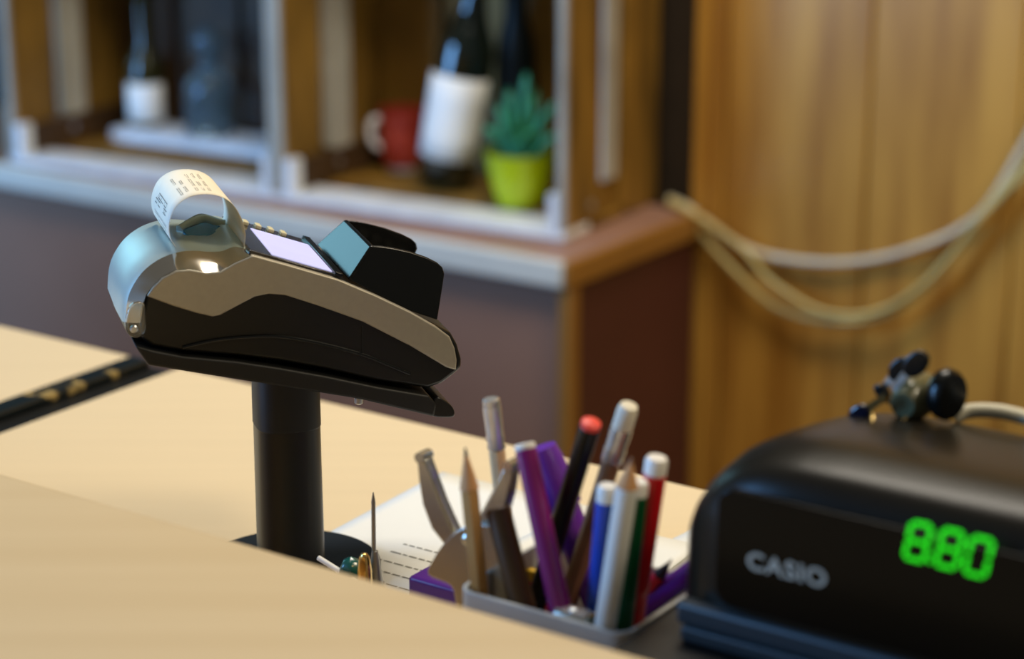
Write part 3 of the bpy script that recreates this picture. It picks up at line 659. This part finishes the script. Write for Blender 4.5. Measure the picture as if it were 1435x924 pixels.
# receipt spike and trinkets in front of the base
w_ = 0.722
sp = thing('receipt_spike', W(uw(R(526, 800, w_))[0], w_, 0.9005), 'thin grey metal receipt spike beside the terminal base', 'spike')
bm = NB(); a_ = R(526, 805, w_); lathe(bm, Vector((a_.x, a_.y, 0.9006)), EZ, [(0, 0), (0.016, 0), (0.0165, 0.002), (0.006, 0.006), (0.0042, 0.03), (0.0038, a_.z - 0.9006 - 0.004), (0.0015, R(524, 772, w_).z - 0.9006), (0, R(524, 771, w_).z - 0.9006)], 24); finish('spike_socket', bm, M['needle'], sp)
bm = NB(); t_ = R(523, 690, w_); s_ = R(524, 775, w_); tube(bm, [s_, t_ + (s_ - t_) * 0.15, t_], [0.0011, 0.0010, 0.0002], 10); finish('needle', bm, M['needle'], sp)
w_ = 0.712
a_ = R(492, 797, w_); bm = NB(); lathe(bm, Vector((a_.x, a_.y, 0.901)), EZ, [(0, 0), (0.007, 0), (0.007, 0.03), (0.0062, a_.z - 0.901), (0.004, a_.z - 0.901 + 0.004), (0, a_.z - 0.901 + 0.006)], 6)
tag(finish('glue_bottle', bm, M['gem'], bevel=0.001), 'small teal faceted bottle in front of the terminal base', 'bottle')
w_ = 0.708
a_ = R(511, 800, w_); k_ = R(513, 776, w_)
bm = NB(); lathe(bm, Vector((a_.x, a_.y, 0.901)), EZ, [(0, 0), (0.0038, 0), (0.0034, a_.z - 0.901), (0.0024, k_.z - 0.901 - 0.002), (0.0012, k_.z - 0.901), (0, k_.z - 0.901)], 16)
tag(finish('lipstick_tube', bm, M['brass'], bevel=0.0005), 'narrow gold tube between teal bottle and receipt spike', 'tube')
a_, b_ = R(446, 782, w_), R(470, 797, w_)
d = (a_ - b_).normalized(); f_ = b_ - d * ((b_.z - 0.9022) / d.z) if abs(d.z) > 0.2 else b_
bm = NB(); tube(bm, [f_, a_], 0.0013, 10); tag(finish('toothpick', bm, M['white'], bevel=0.0003), 'thin white stick poking up before the stand pole', 'stick')

# ================================================================== CASH REGISTER
GW, GZ0, GZ1 = 0.649, 0.987, 1.066
dr = thing('cash_box', W(-0.2, 0.75, 0.9), 'black cash drawer under the cash register', 'cash drawer')
bm = NB(); fbox(bm, -0.3865, 0.05, 0.612, 0.93, 0.9005, 0.984); finish('box_body', bm, M['black_matte'], dr, bevel=0.003)
bm = NB(); fbox(bm, -0.38, 0.044, 0.608, 0.6125, 0.906, 0.978); finish('front_plate', bm, M['black'], dr, bevel=0.001)
cr = thing('cash_register', W(-0.2, 0.75, 0.985), 'black cash register with glowing green digits at the right', 'cash register')
ULF = -0.3755
def reg_prof(u, ins):                                        # profile from the viewer's side over the top to the rear
    pr = [(0.0, 0.0), (-0.001, 0.012), (0.0, 0.040), (0.001, 0.056), (0.004, 0.065), (0.010, 0.0715), (0.022, 0.0755), (0.036, 0.0765), (0.06, 0.0735), (0.10, 0.066), (0.125, 0.058), (0.135, 0.045), (0.138, 0.0)]
    cw, ch = 0.069, 0.034
    return [W(u, GW + cw + (w - cw) * (1 - ins * 0.3), GZ0 + (z if z < 0.03 else 0.03 + (z - 0.03) * (1 - ins))) for w, z in pr]
bm = NB(); rows = []
for du, ins in ((0.0, 0.85), (0.001, 0.72), (0.004, 0.56), (0.009, 0.39), (0.016, 0.24), (0.025, 0.12), (0.036, 0.045), (0.05, 0.01), (0.066, 0), (0.2, 0), (0.41, 0.0)):
    r_ = reg_prof(ULF + du, ins)
    rows.append(smooth_pts(r_, 4))
loft(bm, rows); bm.faces.new([v for v in bm.verts][:len(rows[0])]); 
finish('housing', bm, M['reg'], cr, ang=60)
bm = NB(); fbox(bm, ULF + 0.008, 0.04, GW - 0.0025, GW + 0.136, 0.9845, 0.9905); finish('foot_rail', bm, M['reg_rim'], cr, bevel=0.0012)
# inset display panel with rounded left corners
def RU(px, py): return R(px, py, GW - 0.0008)
pz0, pz1, pu0 = 1.003, 1.0495, -0.3535
bm = NB(); out = []
rr_ = 0.007
for cx, cz, a0 in ((pu0 + rr_, pz0 + rr_, 180),):
    for k in range(7):
        a = math.radians(a0 + 15 * k); out.append(W(cx + rr_ * math.cos(a), GW - 0.0017, cz + rr_ * math.sin(a)))
out += [W(0.03, GW - 0.0017, pz0), W(0.03, GW - 0.0017, pz1)]
for k in range(7):
    a = math.radians(90 + 15 * k); out.append(W(pu0 + rr_ + rr_ * math.cos(a), GW - 0.0017, pz1 - rr_ + rr_ * math.sin(a)))
prism(bm, out, E2 * 0.003); finish('display_panel', bm, M['reg_panel'], cr, bevel=0.0005)
bm = NB(); fbox(bm, ULF + 0.006, 0.03, GW - 0.003, GW + 0.004, 0.9912, 1.0005); finish('lower_bumper', bm, M['reg_rim'], cr, bevel=0.002)
DP = GW - 0.00185
# lettering
def stroke_text():
    fc = bpy.data.curves.new('lettering', 'FONT'); fc.body = 'CASIO'; fc.size = 0.0095; fc.extrude = 0.00015; fc.offset = 0.00018; fc.space_character = 1.1
    t_ = bpy.data.objects.new('lettering_curve', fc); COL.objects.link(t_)
    me = bpy.data.meshes.new_from_object(t_.evaluated_get(bpy.context.evaluated_depsgraph_get())); bpy.data.objects.remove(t_); bpy.data.curves.remove(fc)
    me.name = 'lettering'; me.materials.clear(); me.materials.append(M['logo']); o = bpy.data.objects.new('lettering', me); COL.objects.link(o)
    p0 = R(1046, 796, DP); 
    o.matrix_world = Matrix.Translation(p0 - cr.location) @ Matrix((E1, EZ, -E2)).transposed().to_4x4() @ Matrix.Diagonal((1.10, 1, 1, 1))
    o.parent = cr; return o
stroke_text()
SEG = {'8': 'abcdefg', '0': 'abcdef'}
def digit(ch, cu, cz, wd_, ht, th):
    bm = NB(); sl = 0.16; h2, w2 = ht / 2, wd_ / 2
    def bar(x0, z0, x1, z1):
        d = Vector((x1 - x0, z1 - z0)); Ln = d.length; d /= Ln; n = Vector((-d.y, d.x)); a = Vector((x0, z0)) + d * th * 0.18; b = Vector((x1, z1)) - d * th * 0.18
        pts = [a, a + d * th / 2 + n * th / 2, b - d * th / 2 + n * th / 2, b, b - d * th / 2 - n * th / 2, a + d * th / 2 - n * th / 2]
        prism(bm, [W(cu + p.x + sl * p.y, DP, cz + p.y) for p in pts], E2 * 0.0004)
    S = dict(a=(-w2, h2, w2, h2), g=(-w2, 0, w2, 0), d=(-w2, -h2, w2, -h2), f=(-w2, 0, -w2, h2), b=(w2, 0, w2, h2), e=(-w2, -h2, -w2, 0), c=(w2, -h2, w2, 0))
    for s in SEG[ch]: bar(*S[s])
    return finish('lit_digit', bm, M['led'], cr, smooth=False)
for ch, (x, y) in zip('880', ((1286, 760), (1330, 770), (1371, 781))):
    u_, _, z_ = uw(R(x, y, DP)); digit(ch, u_, z_, 0.0074, 0.0136, 0.0015)
a_ = R(1303, 787, DP); bm = NB(); lathe(bm, a_, -E2, [(0.0008, 0), (0.0008, 0.0003), (0, 0.0003)], 10); finish('decimal_point', bm, M['led'], cr)
# --- keys and pouch on top of the register
def S(px, py, w): return R(px, py, w)
KW = 0.755
kb = thing('key_bunch', R(1280, 588, KW), 'bunch of keys with black heads and dark pouch lying on the cash register', 'keys')
def topz(w): return None
bm = NB(); c_ = R(1284, 556, KW); rows = []
for i in range(9):
    t = -1 + i / 4; s = math.sqrt(max(0.02, 1 - t * t))
    rows.append([c_ + E1 * (0.0082 * math.cos(2 * PI * k / 20) * (0.55 + 0.45 * s) ) + EZ * (0.0092 * math.sin(2 * PI * k / 20) * (0.45 + 0.55 * s)) + E2 * t * 0.013 for k in range(20)])
loft(bm, rows, True, True); finish('pouch', bm, M['pouch'], kb)
bm = NB(); c_ = R(1327, 553, KW - 0.004)
rows = []
ax_ = (E1 * 0.92 - E2 * 0.38).normalized(); sx_ = (E2 - ax_ * E2.dot(ax_)).normalized()
for h, k_ in ((-0.0042, 0.6), (-0.0036, 0.9), (-0.0015, 1), (0.0015, 1), (0.0036, 0.88), (0.0042, 0.55)):
    rows.append([c_ + ax_ * h + (sx_ * 0.0085 * math.cos(2 * PI * k / 28) + EZ * 0.0105 * math.sin(2 * PI * k / 28)) * k_ for k in range(28)])
loft(bm, rows, True, True); finish('round_fob', bm, M['black_gloss'], kb)
def key(head, tip, w, hr, hm, bmat):
    h_, t_ = R(*head, w), R(*tip, w); d = (t_ - h_).normalized(); nrm_ = d.cross(E2).normalized(); bm = NB()
    out = [h_ + (d * math.cos(2 * PI * k / 20) * hr * 1.25 + nrm_ * math.sin(2 * PI * k / 20) * hr * 0.85) for k in range(20)]
    prism(bm, [p - E2 * 0.0016 for p in out], E2 * 0.0032); hd_ = finish('key_head', bm, M[hm], kb, bevel=0.0009)
    bm = NB(); a = h_ + d * hr; L_ = (t_ - a).length; hw = 0.0016
    o2 = [a - nrm_ * hw, a + d * L_ * 0.35 - nrm_ * hw, a + d * L_ * 0.42 - nrm_ * hw * 0.5, a + d * L_ * 0.52 - nrm_ * hw, a + d * L_ * 0.64 - nrm_ * hw * 0.45, a + d * L_ * 0.8 - nrm_ * hw * 0.9, t_, a + d * L_ * 0.9 + nrm_ * hw, a + nrm_ * hw]
    prism(bm, [p - E2 * 0.0007 for p in o2], E2 * 0.0014); finish('key_blade', bm, M[bmat], hd_)
key((1284, 510), (1250, 546), KW - 0.016, 0.0052, 'black_gloss', 'ferrule')
key((1262, 517), (1240, 540), KW - 0.008, 0.0048, 'black_gloss', 'ferrule')
key((1205, 580), (1242, 556), KW - 0.018, 0.0042, 'fob', 'brass')
key((1236, 549), (1262, 575), KW - 0.01, 0.003, 'black_gloss', 'brass')
bm = NB(); c_ = R(1247, 578, KW - 0.012); tube(bm, [c_ + E1 * 0.0075 * math.cos(a) + (E2 * 0.6 + EZ * 0.45) * 0.0075 * math.sin(a) for a in [2 * PI * k / 24 for k in range(25)]], 0.0007, 8, cap=False); finish('key_ring', bm, M['brass'], kb)
# --- pale cable over the top of the register
bm = NB(); P = [R(1338, 584, 0.762), R(1362, 576, 0.766), R(1400, 577, 0.768), R(1440, 586, 0.768), R(1520, 606, 0.768), W(-0.11, 0.774, 1.053), W(0.0, 0.775, 1.053), W(0.036, 0.79, 1.045), W(0.045, 0.81, 0.999), W(0.03, 0.84, 0.9875), W(-0.05, 0.86, 0.9875)]
tube(bm, smooth_pts(P, 6), 0.0030, 12); tag(finish('flat_cable', bm, M['cable']), 'pale cable lying along the top of the cash register', 'cable')
